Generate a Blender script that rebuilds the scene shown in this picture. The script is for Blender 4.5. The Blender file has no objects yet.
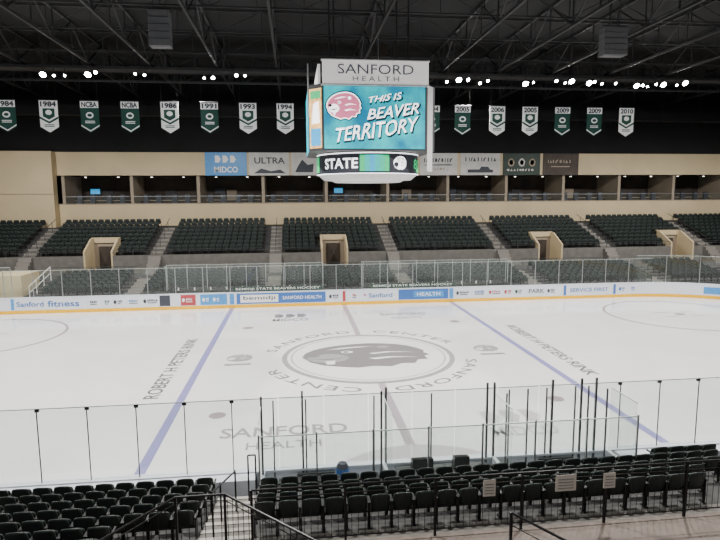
import bpy, math, random
from mathutils import Vector, Matrix
random.seed(3)
COL=bpy.context.scene.collection
V=Vector
# ------------------------------------------------------------------ materials
def mat(name,col,rough=.6,metal=0,noise=.1,scale=6,emit=0,bump=0,spec=.5):
    m=bpy.data.materials.new(name); m.use_nodes=True
    nt=m.node_tree; p=nt.nodes['Principled BSDF']
    tc=nt.nodes.new('ShaderNodeTexCoord')
    n=nt.nodes.new('ShaderNodeTexNoise'); n.inputs['Scale'].default_value=scale; n.inputs['Detail'].default_value=4
    nt.links.new(tc.outputs['Object'],n.inputs['Vector'])
    r=nt.nodes.new('ShaderNodeValToRGB')
    r.color_ramp.elements[0].position=.3; r.color_ramp.elements[1].position=.7
    r.color_ramp.elements[0].color=[max(0,c*(1-noise)) for c in col]+[1]
    r.color_ramp.elements[1].color=[min(1,c*(1+noise)) for c in col]+[1]
    nt.links.new(n.outputs['Fac'],r.inputs['Fac'])
    nt.links.new(r.outputs['Color'],p.inputs['Base Color'])
    p.inputs['Roughness'].default_value=rough; p.inputs['Metallic'].default_value=metal
    p.inputs['Specular IOR Level'].default_value=spec
    if emit:
        nt.links.new(r.outputs['Color'],p.inputs['Emission Color']); p.inputs['Emission Strength'].default_value=emit
    if bump:
        b=nt.nodes.new('ShaderNodeBump'); b.inputs['Strength'].default_value=bump
        nt.links.new(n.outputs['Fac'],b.inputs['Height']); nt.links.new(b.outputs['Normal'],p.inputs['Normal'])
    return m
def glassmat(name,tint,gl,df):
    m=bpy.data.materials.new(name); m.use_nodes=True
    nt=m.node_tree; nt.nodes.clear()
    o=nt.nodes.new('ShaderNodeOutputMaterial'); t=nt.nodes.new('ShaderNodeBsdfTransparent'); g=nt.nodes.new('ShaderNodeBsdfGlossy'); d=nt.nodes.new('ShaderNodeBsdfDiffuse')
    t.inputs['Color'].default_value=(*tint,1); g.inputs['Roughness'].default_value=.04
    d.inputs['Color'].default_value=(.75,.8,.78,1)
    a=nt.nodes.new('ShaderNodeMixShader'); b=nt.nodes.new('ShaderNodeMixShader')
    a.inputs[0].default_value=gl; b.inputs[0].default_value=df
    nt.links.new(t.outputs[0],a.inputs[1]); nt.links.new(g.outputs[0],a.inputs[2])
    nt.links.new(a.outputs[0],b.inputs[1]); nt.links.new(d.outputs[0],b.inputs[2]); nt.links.new(b.outputs[0],o.inputs[0])
    return m
M={}
M['ice']=mat('ice',(.80,.80,.80),.12,0,.045,.3,spec=.6)
M['blue']=mat('blue_line',(.24,.23,.46),.3,0,.06)
M['red']=mat('red_line',(.40,.34,.38),.3,0,.06)
M['circ']=mat('faceoff_line',(.33,.27,.30),.3,0,.06)
M['grey1']=mat('ice_grey',(.13,.125,.13),.3,0,.05)
M['grey15']=mat('ice_grey_mid',(.20,.19,.195),.3,0,.05)
M['grey2']=mat('ice_grey_light',(.31,.30,.31),.3,0,.05)
M['grey3']=mat('ice_grey_pale',(.5,.48,.49),.3,0,.05)
M['board']=mat('board_white',(.68,.71,.77),.35,0,.03)
M['yellow']=mat('kick_yellow',(.85,.46,.0),.4)
M['adblue']=mat('ad_blue',(.04,.14,.42),.4)
M['adblue2']=mat('ad_lightblue',(.06,.27,.60),.4)
M['adred']=mat('ad_red',(.42,.05,.06),.4)
M['adgreen']=mat('ad_green',(.01,.08,.04),.5)
M['adgreen2']=mat('ad_dark_green',(.010,.030,.019),.5)
M['ink']=mat('ink',(.04,.045,.06),.5)
M['white']=mat('white_paint',(.8,.8,.78),.5,0,.03)
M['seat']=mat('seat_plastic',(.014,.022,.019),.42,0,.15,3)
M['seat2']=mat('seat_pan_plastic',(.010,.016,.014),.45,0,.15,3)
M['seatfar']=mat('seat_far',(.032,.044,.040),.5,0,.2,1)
M['iron']=mat('seat_iron',(.010,.011,.011),.5,.3)
M['conc']=mat('concrete',(.15,.14,.125),.8,0,.15,2,bump=.1)
M['concd']=mat('concrete_dark',(.055,.054,.052),.85,0,.2,2)
M['floor']=mat('walk_floor',(.15,.12,.10),.7,0,.15,3)
M['step']=mat('step_light',(.25,.23,.205),.7,0,.1,3)
M['stepn']=mat('step_near',(.36,.34,.31),.7,0,.1,3)
M['cream']=mat('cream_wall',(.60,.485,.30),.7,0,.07,.4)
M['tan']=mat('tan_wall',(.33,.27,.20),.7,0,.06,1)
M['black']=mat('black_roof',(.007,.007,.008),.9,0,.3,.5)
M['truss']=mat('truss_steel',(.027,.027,.029),.6,.1,.3,.6)
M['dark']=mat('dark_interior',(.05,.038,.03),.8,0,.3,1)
M['rail']=mat('rail_black',(.010,.010,.011),.35,.4,.1)
M['alu']=mat('aluminium',(.42,.43,.44),.35,.8,.05)
M['post']=mat('dark_post',(.075,.08,.082),.4,.4,.1)
M['glass']=glassmat('rink_glass',(.94,.96,.95),.04,.025)
M['glassf']=glassmat('rink_glass_far',(.96,.98,.97),.02,.010)
M['glassedge']=mat('glass_edge',(.55,.62,.60),.3)
M['lamp']=mat('lamp_lens',(1,.97,.9),.4,0,0,emit=90)
M['lamps']=mat('lamp_small',(1,.9,.75),.4,0,0,emit=12)
M['w_em']=mat('led_white',(.95,.95,.97),.5,0,.01,emit=2.2)
M['p_em']=mat('led_pink',(.80,.20,.34),.5,0,.05,emit=.8)
M['d_em']=mat('led_dark',(.01,.04,.06),.5,0,.05,emit=.1)
M['g_em']=mat('led_green',(.02,.45,.15),.5,0,.05,emit=1.0)
M['b_em']=mat('led_blue',(.02,.30,.62),.5,0,.05,emit=1.0)
for i in range(6):
    t=i/5; M['gb%d'%i]=mat('led_gradient_step',(.02,.42-.14*t,.16+.44*t),.5,0,.05,emit=1.1)
M['o_em']=mat('led_orange',(.85,.42,.15),.5,0,.45,5,emit=1.3)
M['hdr']=mat('header_panel',(.80,.78,.76),.5,0,.02,emit=.55)
M['hdrtxt']=mat('header_text',(.14,.15,.2),.5)
M['sbody']=mat('scoreboard_body',(.08,.08,.085),.4,.2,.05)
M['rim']=mat('scoreboard_rim',(.6,.6,.6),.4,.1,.05)
M['spk']=mat('speaker_grey',(.10,.10,.105),.6,0,.1)
M['bgreen']=mat('banner_green',(.010,.065,.048),.7,0,.1)
M['bwhite']=mat('banner_white',(.8,.81,.80),.7,0,.04,emit=.15)
M['adgrey']=mat('ad_grey',(.58,.56,.54),.6,0,.12,1.5)
M['adbrown']=mat('ad_brown',(.05,.034,.025),.6,0,.3,1.5)
M['paper']=mat('paper',(.5,.46,.40),.7,0,.05)
M['bin']=mat('bottle_blue',(.02,.12,.4),.4)
def screenmat():
    m=bpy.data.materials.new('screen_teal'); m.use_nodes=True
    nt=m.node_tree; p=nt.nodes['Principled BSDF']
    tc=nt.nodes.new('ShaderNodeTexCoord'); n=nt.nodes.new('ShaderNodeTexNoise'); n.inputs['Scale'].default_value=.9; n.inputs['Detail'].default_value=6
    nt.links.new(tc.outputs['Object'],n.inputs['Vector'])
    r=nt.nodes.new('ShaderNodeValToRGB')
    r.color_ramp.elements[0].position=.35; r.color_ramp.elements[0].color=(.0,.15,.27,1)
    r.color_ramp.elements[1].position=.70; r.color_ramp.elements[1].color=(.0,.50,.52,1)
    nt.links.new(n.outputs['Fac'],r.inputs['Fac']); nt.links.new(r.outputs['Color'],p.inputs['Base Color']); nt.links.new(r.outputs['Color'],p.inputs['Emission Color'])
    p.inputs['Emission Strength'].default_value=1.3
    return m
M['scr']=screenmat()
# ------------------------------------------------------------------ builder
ORG={}
class MB:
    def __init__(s): s.v=[];s.f=[];s.m=[]
    def add(s,vs,fs,mi=0):
        b=len(s.v); s.v+= [tuple(v) for v in vs]
        for f in fs: s.f.append(tuple(i+b for i in f)); s.m.append(mi)
        return s
    def box(s,x0,x1,y0,y1,z0,z1,mi=0):
        return s.add([(x0,y0,z0),(x1,y0,z0),(x1,y1,z0),(x0,y1,z0),(x0,y0,z1),(x1,y0,z1),(x1,y1,z1),(x0,y1,z1)],
          [(0,3,2,1),(4,5,6,7),(0,1,5,4),(1,2,6,5),(2,3,7,6),(3,0,4,7)],mi)
    def cyl(s,p,q,r,n=8,mi=0,r2=None):
        p=V(p);q=V(q); d=(q-p).normalized(); u=d.orthogonal().normalized(); w=d.cross(u); r2=r if r2 is None else r2
        vs=[];
        for c,rr in((p,r),(q,r2)):
            for i in range(n):
                a=2*math.pi*i/n; vs.append(c+(u*math.cos(a)+w*math.sin(a))*rr)
        fs=[(i,(i+1)%n,n+(i+1)%n,n+i) for i in range(n)]+[tuple(range(n))[::-1],tuple(range(n,2*n))]
        return s.add(vs,fs,mi)
    def beam(s,p,q,w,h,mi=0):
        p=V(p);q=V(q); d=(q-p).normalized(); up=V((0,0,1)) if abs(d.z)<.95 else V((0,1,0))
        u=d.cross(up).normalized()*w/2; t=u.cross(d).normalized()*h/2
        vs=[c+a*u+b*t for c in(p,q) for a,b in((-1,-1),(1,-1),(1,1),(-1,1))]
        return s.add(vs,[(0,1,2,3),(7,6,5,4),(0,4,5,1),(1,5,6,2),(2,6,7,3),(3,7,4,0)],mi)
    def poly(s,pts,o,ux,uy,mi=0):
        o=V(o);ux=V(ux);uy=V(uy)
        return s.add([o+ux*p[0]+uy*p[1] for p in pts],[tuple(range(len(pts)))],mi)
    def slab(s,pts,o,ux,uy,th,mi=0):
        o=V(o);ux=V(ux);uy=V(uy); n=ux.cross(uy).normalized()*th; k=len(pts)
        vs=[o+ux*p[0]+uy*p[1] for p in pts]; vs+= [v-n for v in vs]
        return s.add(vs,[tuple(range(k)),tuple(range(2*k-1,k-1,-1))]+[((i+1)%k,i,k+i,k+(i+1)%k) for i in range(k)],mi)
    def me(s,me,f,mi=0):
        return s.add([f(v) for v in me[0]],me[1],mi)
    def obj(s,name,mats,parent=None,origin=None,smooth=False,**kw):
        if parent is not None: origin=ORG[parent.name]
        o=V(origin or (0,0,0))
        m=bpy.data.meshes.new(name)
        m.from_pydata([(a-o.x,b-o.y,c-o.z) for a,b,c in s.v],[],s.f)
        for k in (mats if isinstance(mats,(list,tuple)) else [mats]): m.materials.append(M[k])
        m.polygons.foreach_set('material_index',s.m)
        if smooth: m.polygons.foreach_set('use_smooth',[True]*len(m.polygons))
        m.update()
        ob=bpy.data.objects.new(name,m); COL.objects.link(ob)
        if parent is not None: ob.parent=parent
        else: ob.location=o
        ORG[ob.name]=o
        for k,v in kw.items(): ob[k]=v
        return ob
def empty(name,origin,**kw):
    e=bpy.data.objects.new(name,None); e.empty_display_size=.2; COL.objects.link(e); e.location=V(origin); ORG[e.name]=V(origin)
    for k,v in kw.items(): e[k]=v
    return e
def text(s,w=None,h=None,bold=0.0,shear=0,sp=1.0):
    cu=bpy.data.curves.new('t','FONT'); cu.body=s; cu.size=1; cu.offset=bold; cu.shear=shear; cu.resolution_u=3; cu.space_character=sp
    ob=bpy.data.objects.new('t',cu); COL.objects.link(ob)
    dg=bpy.context.evaluated_depsgraph_get(); dg.update()
    m=bpy.data.meshes.new_from_object(ob.evaluated_get(dg))
    vs=[tuple(v.co) for v in m.vertices]; fs=[tuple(p.vertices) for p in m.polygons]
    bpy.data.objects.remove(ob); bpy.data.curves.remove(cu); bpy.data.meshes.remove(m)
    x0=min(v[0] for v in vs);x1=max(v[0] for v in vs);y0=min(v[1] for v in vs);y1=max(v[1] for v in vs)
    h=h or (y1-y0)
    sx=(w/(x1-x0)) if w else h/(y1-y0)
    sy=h/(y1-y0)
    return ([((v[0]-(x0+x1)/2)*sx,(v[1]-(y0+y1)/2)*sy) for v in vs],fs)
def plane(o,ux,uy,rot=0):
    o=V(o);ux=V(ux);uy=V(uy);c,s=math.cos(rot),math.sin(rot)
    return lambda p:o+ux*(p[0]*c-p[1]*s)+uy*(p[0]*s+p[1]*c)
X,Y,Z=V((1,0,0)),V((0,1,0)),V((0,0,1))
def rr(hx,hy,r,n=14):
    pts=[]
    for cx,cy,a0 in((hx-r,hy-r,0),(-hx+r,hy-r,90),(-hx+r,-hy+r,180),(hx-r,-hy+r,270)):
        for i in range(n+1):
            a=math.radians(a0+90*i/n); pts.append((cx+r*math.cos(a),cy+r*math.sin(a)))
    return pts
def ell(rx,ry,n=32,cx=0,cy=0): return [(cx+rx*math.cos(2*math.pi*i/n),cy+ry*math.sin(2*math.pi*i/n)) for i in range(n)]
def ringm(mb,c,r0,r1,z,n=64,mi=0):
    vs=[];
    for i in range(n):
        a=2*math.pi*i/n
        vs+= [(c[0]+r0*math.cos(a),c[1]+r0*math.sin(a),z),(c[0]+r1*math.cos(a),c[1]+r1*math.sin(a),z)]
    mb.add(vs,[(2*i,2*i+1,(2*i+3)%(2*n),(2*i+2)%(2*n)) for i in range(n)],mi)
# team emblem, unit width about 2; (polygon, colour index 0 dark 1 light 2 mid, layer)
def emblem():
    fur=[(-1,-.02),(-.95,.2),(-.82,.38),(-.64,.52),(-.42,.62),(-.15,.69),(.12,.71),(.36,.68),(.58,.6),(.76,.47),(.88,.32),(.97,.14),(.93,.04),(1.0,-.1),(.9,-.16),(.92,-.34),(.76,-.36),(.68,-.54),(.48,-.52),(.3,-.66),(.05,-.60),(-.2,-.66),(-.45,-.58),(-.7,-.48),(-.88,-.3)]
    hi=[(-.6,.36),(-.35,.47),(-.1,.51),(.2,.5),(-.1,.45),(-.36,.39)]
    muz=ell(.32,.24,18,-.60,-.12)
    mouth=[(-.9,-.16),(-.6,-.22),(-.34,-.12),(-.6,-.15)]
    teeth=[(-.66,-.28),(-.5,-.27),(-.52,-.46),(-.64,-.46)]
    nose=ell(.11,.08,12,-.83,.03); eyew=ell(.1,.075,12,-.28,.2); eye=ell(.05,.05,10,-.30,.2)
    ear=ell(.10,.09,14,.34,.44)
    t1=[(.05,.08),(.35,.16),(.8,.08),(.42,.1),(.12,.03)]
    t2=[(.02,-.2),(.35,-.13),(.8,-.22),(.4,-.2),(.12,-.27)]
    return [(fur,0,1),(hi,1,2),(muz,2,2),(mouth,0,3),(teeth,1,3),(nose,0,3),(eyew,1,2),(eye,0,3),(ear,2,2),(t1,1,2),(t2,1,2)]
# ------------------------------------------------------------------ room shell
MB().box(-46,47,-30,34,-.3,-.03).obj('floor',['concd'],kind='structure')
MB().box(-46,47,-30,34,18.6,18.9).obj('ceiling',['black'],kind='structure')
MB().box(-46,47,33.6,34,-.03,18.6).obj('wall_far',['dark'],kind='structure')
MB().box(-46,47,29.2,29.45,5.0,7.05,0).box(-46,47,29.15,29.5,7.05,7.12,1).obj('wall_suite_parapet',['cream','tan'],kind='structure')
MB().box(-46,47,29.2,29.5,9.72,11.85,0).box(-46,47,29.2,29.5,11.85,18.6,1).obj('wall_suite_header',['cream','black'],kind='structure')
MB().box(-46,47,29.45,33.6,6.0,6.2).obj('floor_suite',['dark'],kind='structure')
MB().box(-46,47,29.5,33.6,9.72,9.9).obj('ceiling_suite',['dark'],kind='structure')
MB().box(-46.3,-46,-30,34,-.03,18.6).obj('wall_left',['black'],kind='structure')
MB().box(47,47.3,-30,34,-.03,18.6).obj('wall_right',['black'],kind='structure')
MB().box(-34,-25,28.25,29.15,4.97,11.85,0).box(-34,-25,28.2,28.25,8.0,8.05,1).obj('wall_stair_tower',['cream','tan'],kind='structure')
n=0; x=-24.6; SW=6.1
while x<46:
    n+=1
    MB().box(x-.14,x+.14,29.5,33.6,6.2,9.72).obj('trim_%d'%n,['tan'],kind='structure'); x+=SW
x=-24.6; k=0
while x<41:
    k+=1
    MB().box(x+2.2,x+3.2,33.5,33.6,6.2,8.4).obj('door_%d'%k,['tan' if k%3==0 else 'concd'],kind='structure')
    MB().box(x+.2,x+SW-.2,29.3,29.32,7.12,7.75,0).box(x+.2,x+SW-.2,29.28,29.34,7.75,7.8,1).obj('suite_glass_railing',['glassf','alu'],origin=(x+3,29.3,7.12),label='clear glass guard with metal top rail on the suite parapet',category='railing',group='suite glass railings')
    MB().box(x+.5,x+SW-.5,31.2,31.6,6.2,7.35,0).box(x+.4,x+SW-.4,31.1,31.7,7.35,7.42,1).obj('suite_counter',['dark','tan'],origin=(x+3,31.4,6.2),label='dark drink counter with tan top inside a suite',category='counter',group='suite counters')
    if k%2: MB().box(x+1.0,x+2.0,33.42,33.47,8.0,8.6,0).box(x+1.05,x+1.95,33.41,33.42,8.05,8.55,1).obj('television',['ink','b_em' if k%4==1 else 'ink'],origin=(x+1.5,33.45,8),label='flat television on the back wall of a suite',category='television',group='suite televisions')
    for q in(.9,2.1,3.6,4.8):
        MB().box(x+q-.22,x+q+.22,30.8,31.0,7.2,7.95).box(x+q-.22,x+q+.22,30.5,30.95,7.1,7.2).box(x+q-.04,x+q+.04,30.7,30.8,6.2,7.1).box(x+q-.2,x+q+.2,30.6,30.95,6.2,6.25).obj('suite_stool',['ink'],origin=(x+q,30.8,6.2),label='dark high backed stool at a suite counter',category='stool',group='suite stools')
    for q in(1.5,4.5):
        MB().cyl((x+q,31,9.72),(x+q,31,9.62),.12,10,0).cyl((x+q,31,9.62),(x+q,31,9.60),.1,10,1).obj('suite_downlight',['alu','lamps'],origin=(x+q,31,9.6),label='small round warm downlight in a suite ceiling',category='ceiling light',group='suite downlights')
    x+=SW
# ------------------------------------------------------------------ ice
mb=MB(); pts=rr(30.48,12.95,8.5); mb.slab(pts,(0,0,0),X,Y,.03)
ice=mb.obj('ice_rink',['ice'],origin=(0,0,0),label='white indoor ice hockey sheet with painted lines and lettering',category='ice rink')
def strip(x0,x1,m,nm,y=12.93): MB().add([(x0,-y,.005),(x1,-y,.005),(x1,y,.005),(x0,y,.005)],[(0,1,2,3)]).obj(nm,[m],parent=ice)
strip(-7.92,-7.62,'blue','blue_line'); strip(7.62,7.92,'blue','blue_line'); strip(-.15,.15,'red','center_line')
strip(27.1,27.18,'circ','goal_line',11); strip(-27.18,-27.1,'circ','goal_line',11)
for sx in(-1,1):
    for sy in(-1,1):
        mb=MB(); ringm(mb,(sx*21.03,sy*6.7),4.42,4.57,.006); mb.add([(sx*21.03+p[0],sy*6.7+p[1],.006) for p in ell(.32,.32,20)],[tuple(range(20))])
        for a in(-.9,.9):
            for b in(-.6,.6): mb.add([(sx*21.03+a-.5,sy*6.7+b-.04,.006),(sx*21.03+a+.5,sy*6.7+b-.04,.006),(sx*21.03+a+.5,sy*6.7+b+.04,.006),(sx*21.03+a-.5,sy*6.7+b+.04,.006)],[(0,1,2,3)])
        mb.obj('faceoff_circle',['circ'],parent=ice)
        MB().add([(sx*6.2+p[0],sy*6.7+p[1],.006) for p in ell(.3,.3,20)],[tuple(range(20))]).obj('faceoff_dot',['circ'],parent=ice)
MB().add([(p[0],p[1],.007) for p in [(3.05*math.cos(math.pi*i/20),-12.93+3.05*math.sin(math.pi*i/20)) for i in range(21)]],[tuple(range(21))]).obj('referee_crease',['grey3'],parent=ice)
mb=MB(); mb.add([(p[0],p[1],.008) for p in ell(4.1,4.1,64)],[tuple(range(64))],2); ringm(mb,(0,0),3.86,4.1,.011,64,1); ringm(mb,(0,0),3.62,3.68,.011,64,1)
for p,c,l in emblem(): mb.poly(p,(-.1,.1,.011+.004*l),X*3.05,Y*3.0,{0:0,1:2,2:3}[c])
mb.obj('center_emblem',['grey15','grey2','ice','grey2'],parent=ice)
for a0 in(90,270):
    for word,off,w_ in(('SANFORD',40,5.9),('CENTER',-40,5.0)):
        me=text(word,w_,.52,0,sp=1.15); R=4.85
        def f(p): a=math.radians(a0+off)-p[0]/R; return ((R+p[1])*math.cos(a),(R+p[1])*math.sin(a),.009)
        MB().me(me,f).obj('ice_lettering',['grey15'],parent=ice)
def icetext(s,x,y,w,h,rot,m,b=.01): MB().me(text(s,w,h,b),plane((x,y,.009),X,Y,math.radians(rot))).obj('ice_lettering',[m],parent=ice)
icetext('ROBERT H PETERS RINK',-8.95,-.1,9.2,.58,90,'grey1')
icetext('ROBERT H PETERS RINK',9.1,.45,9.4,.58,-90,'grey1')
icetext('SANFORD',-3.85,-8.3,4.1,.75,0,'grey2'); icetext('HEALTH',-3.85,-9.35,2.3,.5,0,'grey2',0)
icetext('SANFORD',3.5,9.3,3.0,.8,0,'grey2',.01); icetext('HEALTH',3.5,8.2,1.8,.6,0,'grey2',0)
for mx,my,mm_ in((-3.75,8.6,'grey15'),(3.9,-9.3,'grey3')):
    icetext('MIDCO',mx,my,2.2,.7,0,mm_,.01)
    mb=MB()
    for i in range(3): mb.poly([(0,0),(.35,0),(.6,.5),(.35,1.05),(0,1.05)],(mx-1.0+i*.72,my+.7,.009),X,Y)
    mb.obj('ice_icon',[mm_],parent=ice)
for ex,ey in((-6.1,.4),(6.0,.5)):
    mb=MB()
    for p,c,l in emblem(): mb.poly(p,(ex,ey,.009+.003*l),X*.62,Y*.85,{0:0,1:1,2:1}[c])
    mb.box(ex-.6,ex+.6,ey-1.15,ey-.9,.006,.009,0)
    mb.obj('ice_emblem',['grey2','ice'],parent=ice)
# ------------------------------------------------------------------ boards
def ringwall(mb,o0,o1,z0,z1,mi=0):
    a=rr(30.48+o0,12.95+o0,8.5+o0); b=rr(30.48+o1,12.95+o1,8.5+o1); n=len(a)
    vs=[(p[0],p[1],z0) for p in a]+[(p[0],p[1],z0) for p in b]+[(p[0],p[1],z1) for p in a]+[(p[0],p[1],z1) for p in b]
    fs=[]
    for i in range(n):
        j=(i+1)%n
        fs+=[(i,2*n+i,2*n+j,j),(n+i,n+j,3*n+j,3*n+i),(2*n+i,3*n+i,3*n+j,2*n+j)]
    mb.add(vs,fs,mi)
boards=empty('rink_boards',(0,0,0),label='white dasher boards with yellow kickplate, adverts and clear glass',category='rink boards')
mb=MB(); ringwall(mb,.012,.16,-.03,1.04); mb.obj('board_wall',['board'],parent=boards)
mb=MB(); ringwall(mb,0,.012,0,.22); mb.obj('kickplate',['yellow'],parent=boards)
mb=MB(); ringwall(mb,-.01,.2,1.04,1.09); mb.obj('cap_rail',['board'],parent=boards)
for x0,x1 in((-14.5,-4.4),(4.6,13.5)): MB().box(x0,x1,-13.5,-13.16,1.0,1.06).box(x0,x1,-13.5,-13.46,.5,1.0).obj('back_ledge',['board'],parent=boards)
def pane(p,q,z0,z1,m='glass',nm='glass_pane',par=boards,th=.015):
    p=V(p);q=V(q); d=(q-p); L=d.length; d.normalize(); g=.015
    a=p+d*g;b=q-d*g
    mb=MB(); mb.beam((a.x,a.y,(z0+z1)/2),(b.x,b.y,(z0+z1)/2),th,z1-z0,0); mb.beam((a.x,a.y,z1+.01),(b.x,b.y,z1+.01),th*1.3,.02,1)
    return mb.obj(nm,[m,'glassedge'],parent=par)
def gpost(x,y,z0,z1,w=.03,m='alu',nm='glass_post',par=boards):
    MB().box(x-w/2,x+w/2,y-w/2,y+w/2,z0,z1).obj(nm,[m],parent=par)
x=-9.24-1.075*5
while x<13:
    pane((x,-13.03,0),(x+1.075,-13.03,0),1.09,2.82)
    if not -4.3<x<4.4:
        gpost(x,-13.06,1.0,2.8,.022,'post')
        MB().box(x-.045,x+.045,-13.055,-13.005,2.76,2.83).obj('glass_clip',['rail'],parent=boards)
    x+=1.075
x=-22.5
while x<21.8:
    pane((x,13.03,0),(x+1.83,13.03,0),1.09,2.86,'glassf'); gpost(x,13.06,1.0,2.86,.035); x+=1.83
cp=rr(30.56,13.03,8.58,6)
for i in list(range(0,6))+list(range(7,13)):
    a,b=cp[i],cp[i+1]; pane((a[0],a[1],0),(b[0],b[1],0),1.09,3.1,'glassf'); gpost(a[0],a[1],1.0,3.1,.035)
def adpanel(x0,x1,m,z0=.27,z1=1.0,y=12.955): MB().add([(x0,y,z0),(x1,y,z0),(x1,y,z1),(x0,y,z1)],[(0,1,2,3)]).obj('advert_panel',[m],parent=boards)
def adtext(s,x,w,h,m,z=.64,y=12.94): MB().me(text(s,w,h,.01),plane((x,y,z),X,Z)).obj('advert_lettering',[m],parent=boards)
for x0,x1,m in((-7.45,-1.3,'adblue'),(3.9,7.55,'adblue'),(-12.6,-11.9,'ink'),(-11.2,-10.2,'adred'),(-.1,.1,'adred'),(-7.92,-7.62,'adblue2'),(7.62,7.92,'adblue2'),(-9.9,-8.1,'adblue2'),(-22.3,-21.9,'adblue2'),(20.2,20.4,'adblue'),(16.3,16.5,'adblue')):
    adpanel(x0,x1,m)
adpanel(-7.2,-4.6,'white',.36,.9,12.95); adpanel(5.0,7.2,'adblue2',.42,.86,12.95)
for s,x,w,h,m in(('Sanford',-20.9,1.7,.34,'adblue'),('fitness',-18.8,2.0,.42,'adblue'),('bemidji',-5.9,2.2,.34,'ink'),('SANFORD HEALTH',-2.95,2.7,.24,'white'),('Sanford',2.6,1.7,.32,'adblue'),('HEALTH',6.1,1.7,.26,'white'),('PARK',14.2,1.2,.32,'ink'),('SERVICE FIRST',18.3,3.0,.28,'adblue')):
    adtext(s,x,w,h,m)
random.seed(11)
for xa,xb in((-17.4,-12.7),(-11.15,-10.25),(-9.8,-8.2),(-1.1,-.2),(.3,1.6),(8.1,13.3),(20.6,22.6),(15.0,16.1)):
    cols=['white']*4 if xa in(-11.15,-9.8) else ['ink','adblue','adred','adgreen']
    x=xa
    while x<xb-.3:
        w_=min(random.uniform(.5,1.1),xb-x-.05); c_=random.choice([0,0,1,1,0,2,3]); mb=MB()
        if random.random()<.6: mb.poly(ell(.1,.14,10),(x+.13,12.944,.64),X,Z,c_)
        bx=x+.3
        while bx<x+w_-.05:
            bw=random.uniform(.04,.09); bh=random.uniform(.10,.17)
            mb.poly([(0,0),(bw,0),(bw,bh),(0,bh)],(bx,12.944,.62),X,Z,c_); bx+=bw+.035
        if w_>.45: mb.poly([(0,0),(w_-.35,0),(w_-.35,.05),(0,.05)],(x+.3,12.944,.5),X,Z,random.choice([0,c_]))
        mb.obj('sponsor_mark',cols,parent=boards)
        x+=w_+random.uniform(.12,.3)
c=rr(30.47,12.94,8.49,14)
mb=MB()
for i in range(5,9):
    a,b=c[i],c[i+1]; mb.add([(a[0],a[1],.35),(b[0],b[1],.35),(b[0],b[1],.85),(a[0],a[1],.85)],[(0,1,2,3)])
mb.obj('advert_panel',['adblue2'],parent=boards)
# ------------------------------------------------------------------ seats
def shell(mb,w,z0,z1,y0,rec,curve,th,mi=0,nx=6,nz=6,side=.12):
    fr=[];bk=[]
    for j in range(nz+1):
        t=j/nz; sh=1-side*max(0,(t-.6)/.4)**2.2*1.6-.05*max(0,(.2-t)/.2)
        for i in range(nx+1):
            u=2*i/nx-1; x=u*w/2*sh; z=z0+(z1-z0)*t-(.035*u*u if j==nz else 0)
            y=y0+rec*t+curve*u*u
            fr.append((x,y+th/2,z)); bk.append((x,y-th/2,z))
    n=nx+1; N=len(fr); fs=[]
    for j in range(nz):
        for i in range(nx):
            a=j*n+i; fs+=[(a,a+n,a+n+1,a+1),(N+a,N+a+1,N+a+n+1,N+a+n)]
    rim=[i for i in range(n)]+[j*n+nx for j in range(1,nz+1)]+[nz*n+i for i in range(nx-1,-1,-1)]+[j*n for j in range(nz-1,0,-1)]
    for a,b in zip(rim,rim[1:]+rim[:1]): fs.append((a,b,N+b,N+a))
    mb.add(fr+bk,fs,mi)
def mkmesh(mb,name,mats,smooth=True,sc=(1,1,1)):
    m=bpy.data.meshes.new(name); m.from_pydata([(v[0]*sc[0],v[1]*sc[1],v[2]*sc[2]) for v in mb.v],[],mb.f)
    for k in mats: m.materials.append(M[k])
    m.polygons.foreach_set('material_index',mb.m)
    if smooth: m.polygons.foreach_set('use_smooth',[True]*len(mb.f)); 
    m.update(); return m
SC=(.74,.78,.80)
b=MB(); shell(b,.47,.40,.86,-.12,-.10,.045,.03); ME_back=mkmesh(b,'backrest',['seat'],True,SC)
b=MB(); shell(b,.43,.38,.76,.06,-.10,.03,.05); ME_pan=mkmesh(b,'seat_pan',['seat2'],True,SC)
b=MB()
for sx in(-.262,.262):
    b.box(sx-.015,sx+.015,-.14,-.06,0,.62); b.box(sx-.022,sx+.022,-.16,.16,.60,.635); b.box(sx-.02,sx+.02,-.18,.04,0,.03)
b.box(-.262,.262,-.12,-.08,.38,.42); ME_frame=mkmesh(b,'seat_frame',['iron'],False,SC)
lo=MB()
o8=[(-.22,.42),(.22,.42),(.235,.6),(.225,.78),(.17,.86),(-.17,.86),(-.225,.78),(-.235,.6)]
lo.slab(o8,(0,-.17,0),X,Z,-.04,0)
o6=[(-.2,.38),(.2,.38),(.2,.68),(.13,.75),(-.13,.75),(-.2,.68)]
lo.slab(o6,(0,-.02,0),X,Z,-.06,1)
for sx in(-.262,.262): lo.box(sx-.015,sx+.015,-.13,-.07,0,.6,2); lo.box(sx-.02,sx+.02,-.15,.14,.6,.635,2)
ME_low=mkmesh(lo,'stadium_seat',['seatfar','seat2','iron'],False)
SG='dark green arena seats'
def near_seat(x,y,z):
    e=empty('stadium_seat',(x,y,z),label='dark green folding plastic arena seat, seat tipped up',category='stadium seat',group=SG)
    for nm,me in(('backrest',ME_back),('seat_pan',ME_pan),('seat_frame',ME_frame)):
        o=bpy.data.objects.new(nm,me); COL.objects.link(o); o.parent=e
    return e
PIT=.56; SPX=.415
RN=[(-14.1-PIT*k,.96+.14*k) for k in range(9)]
LZ=-.06
cnt=0
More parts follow.
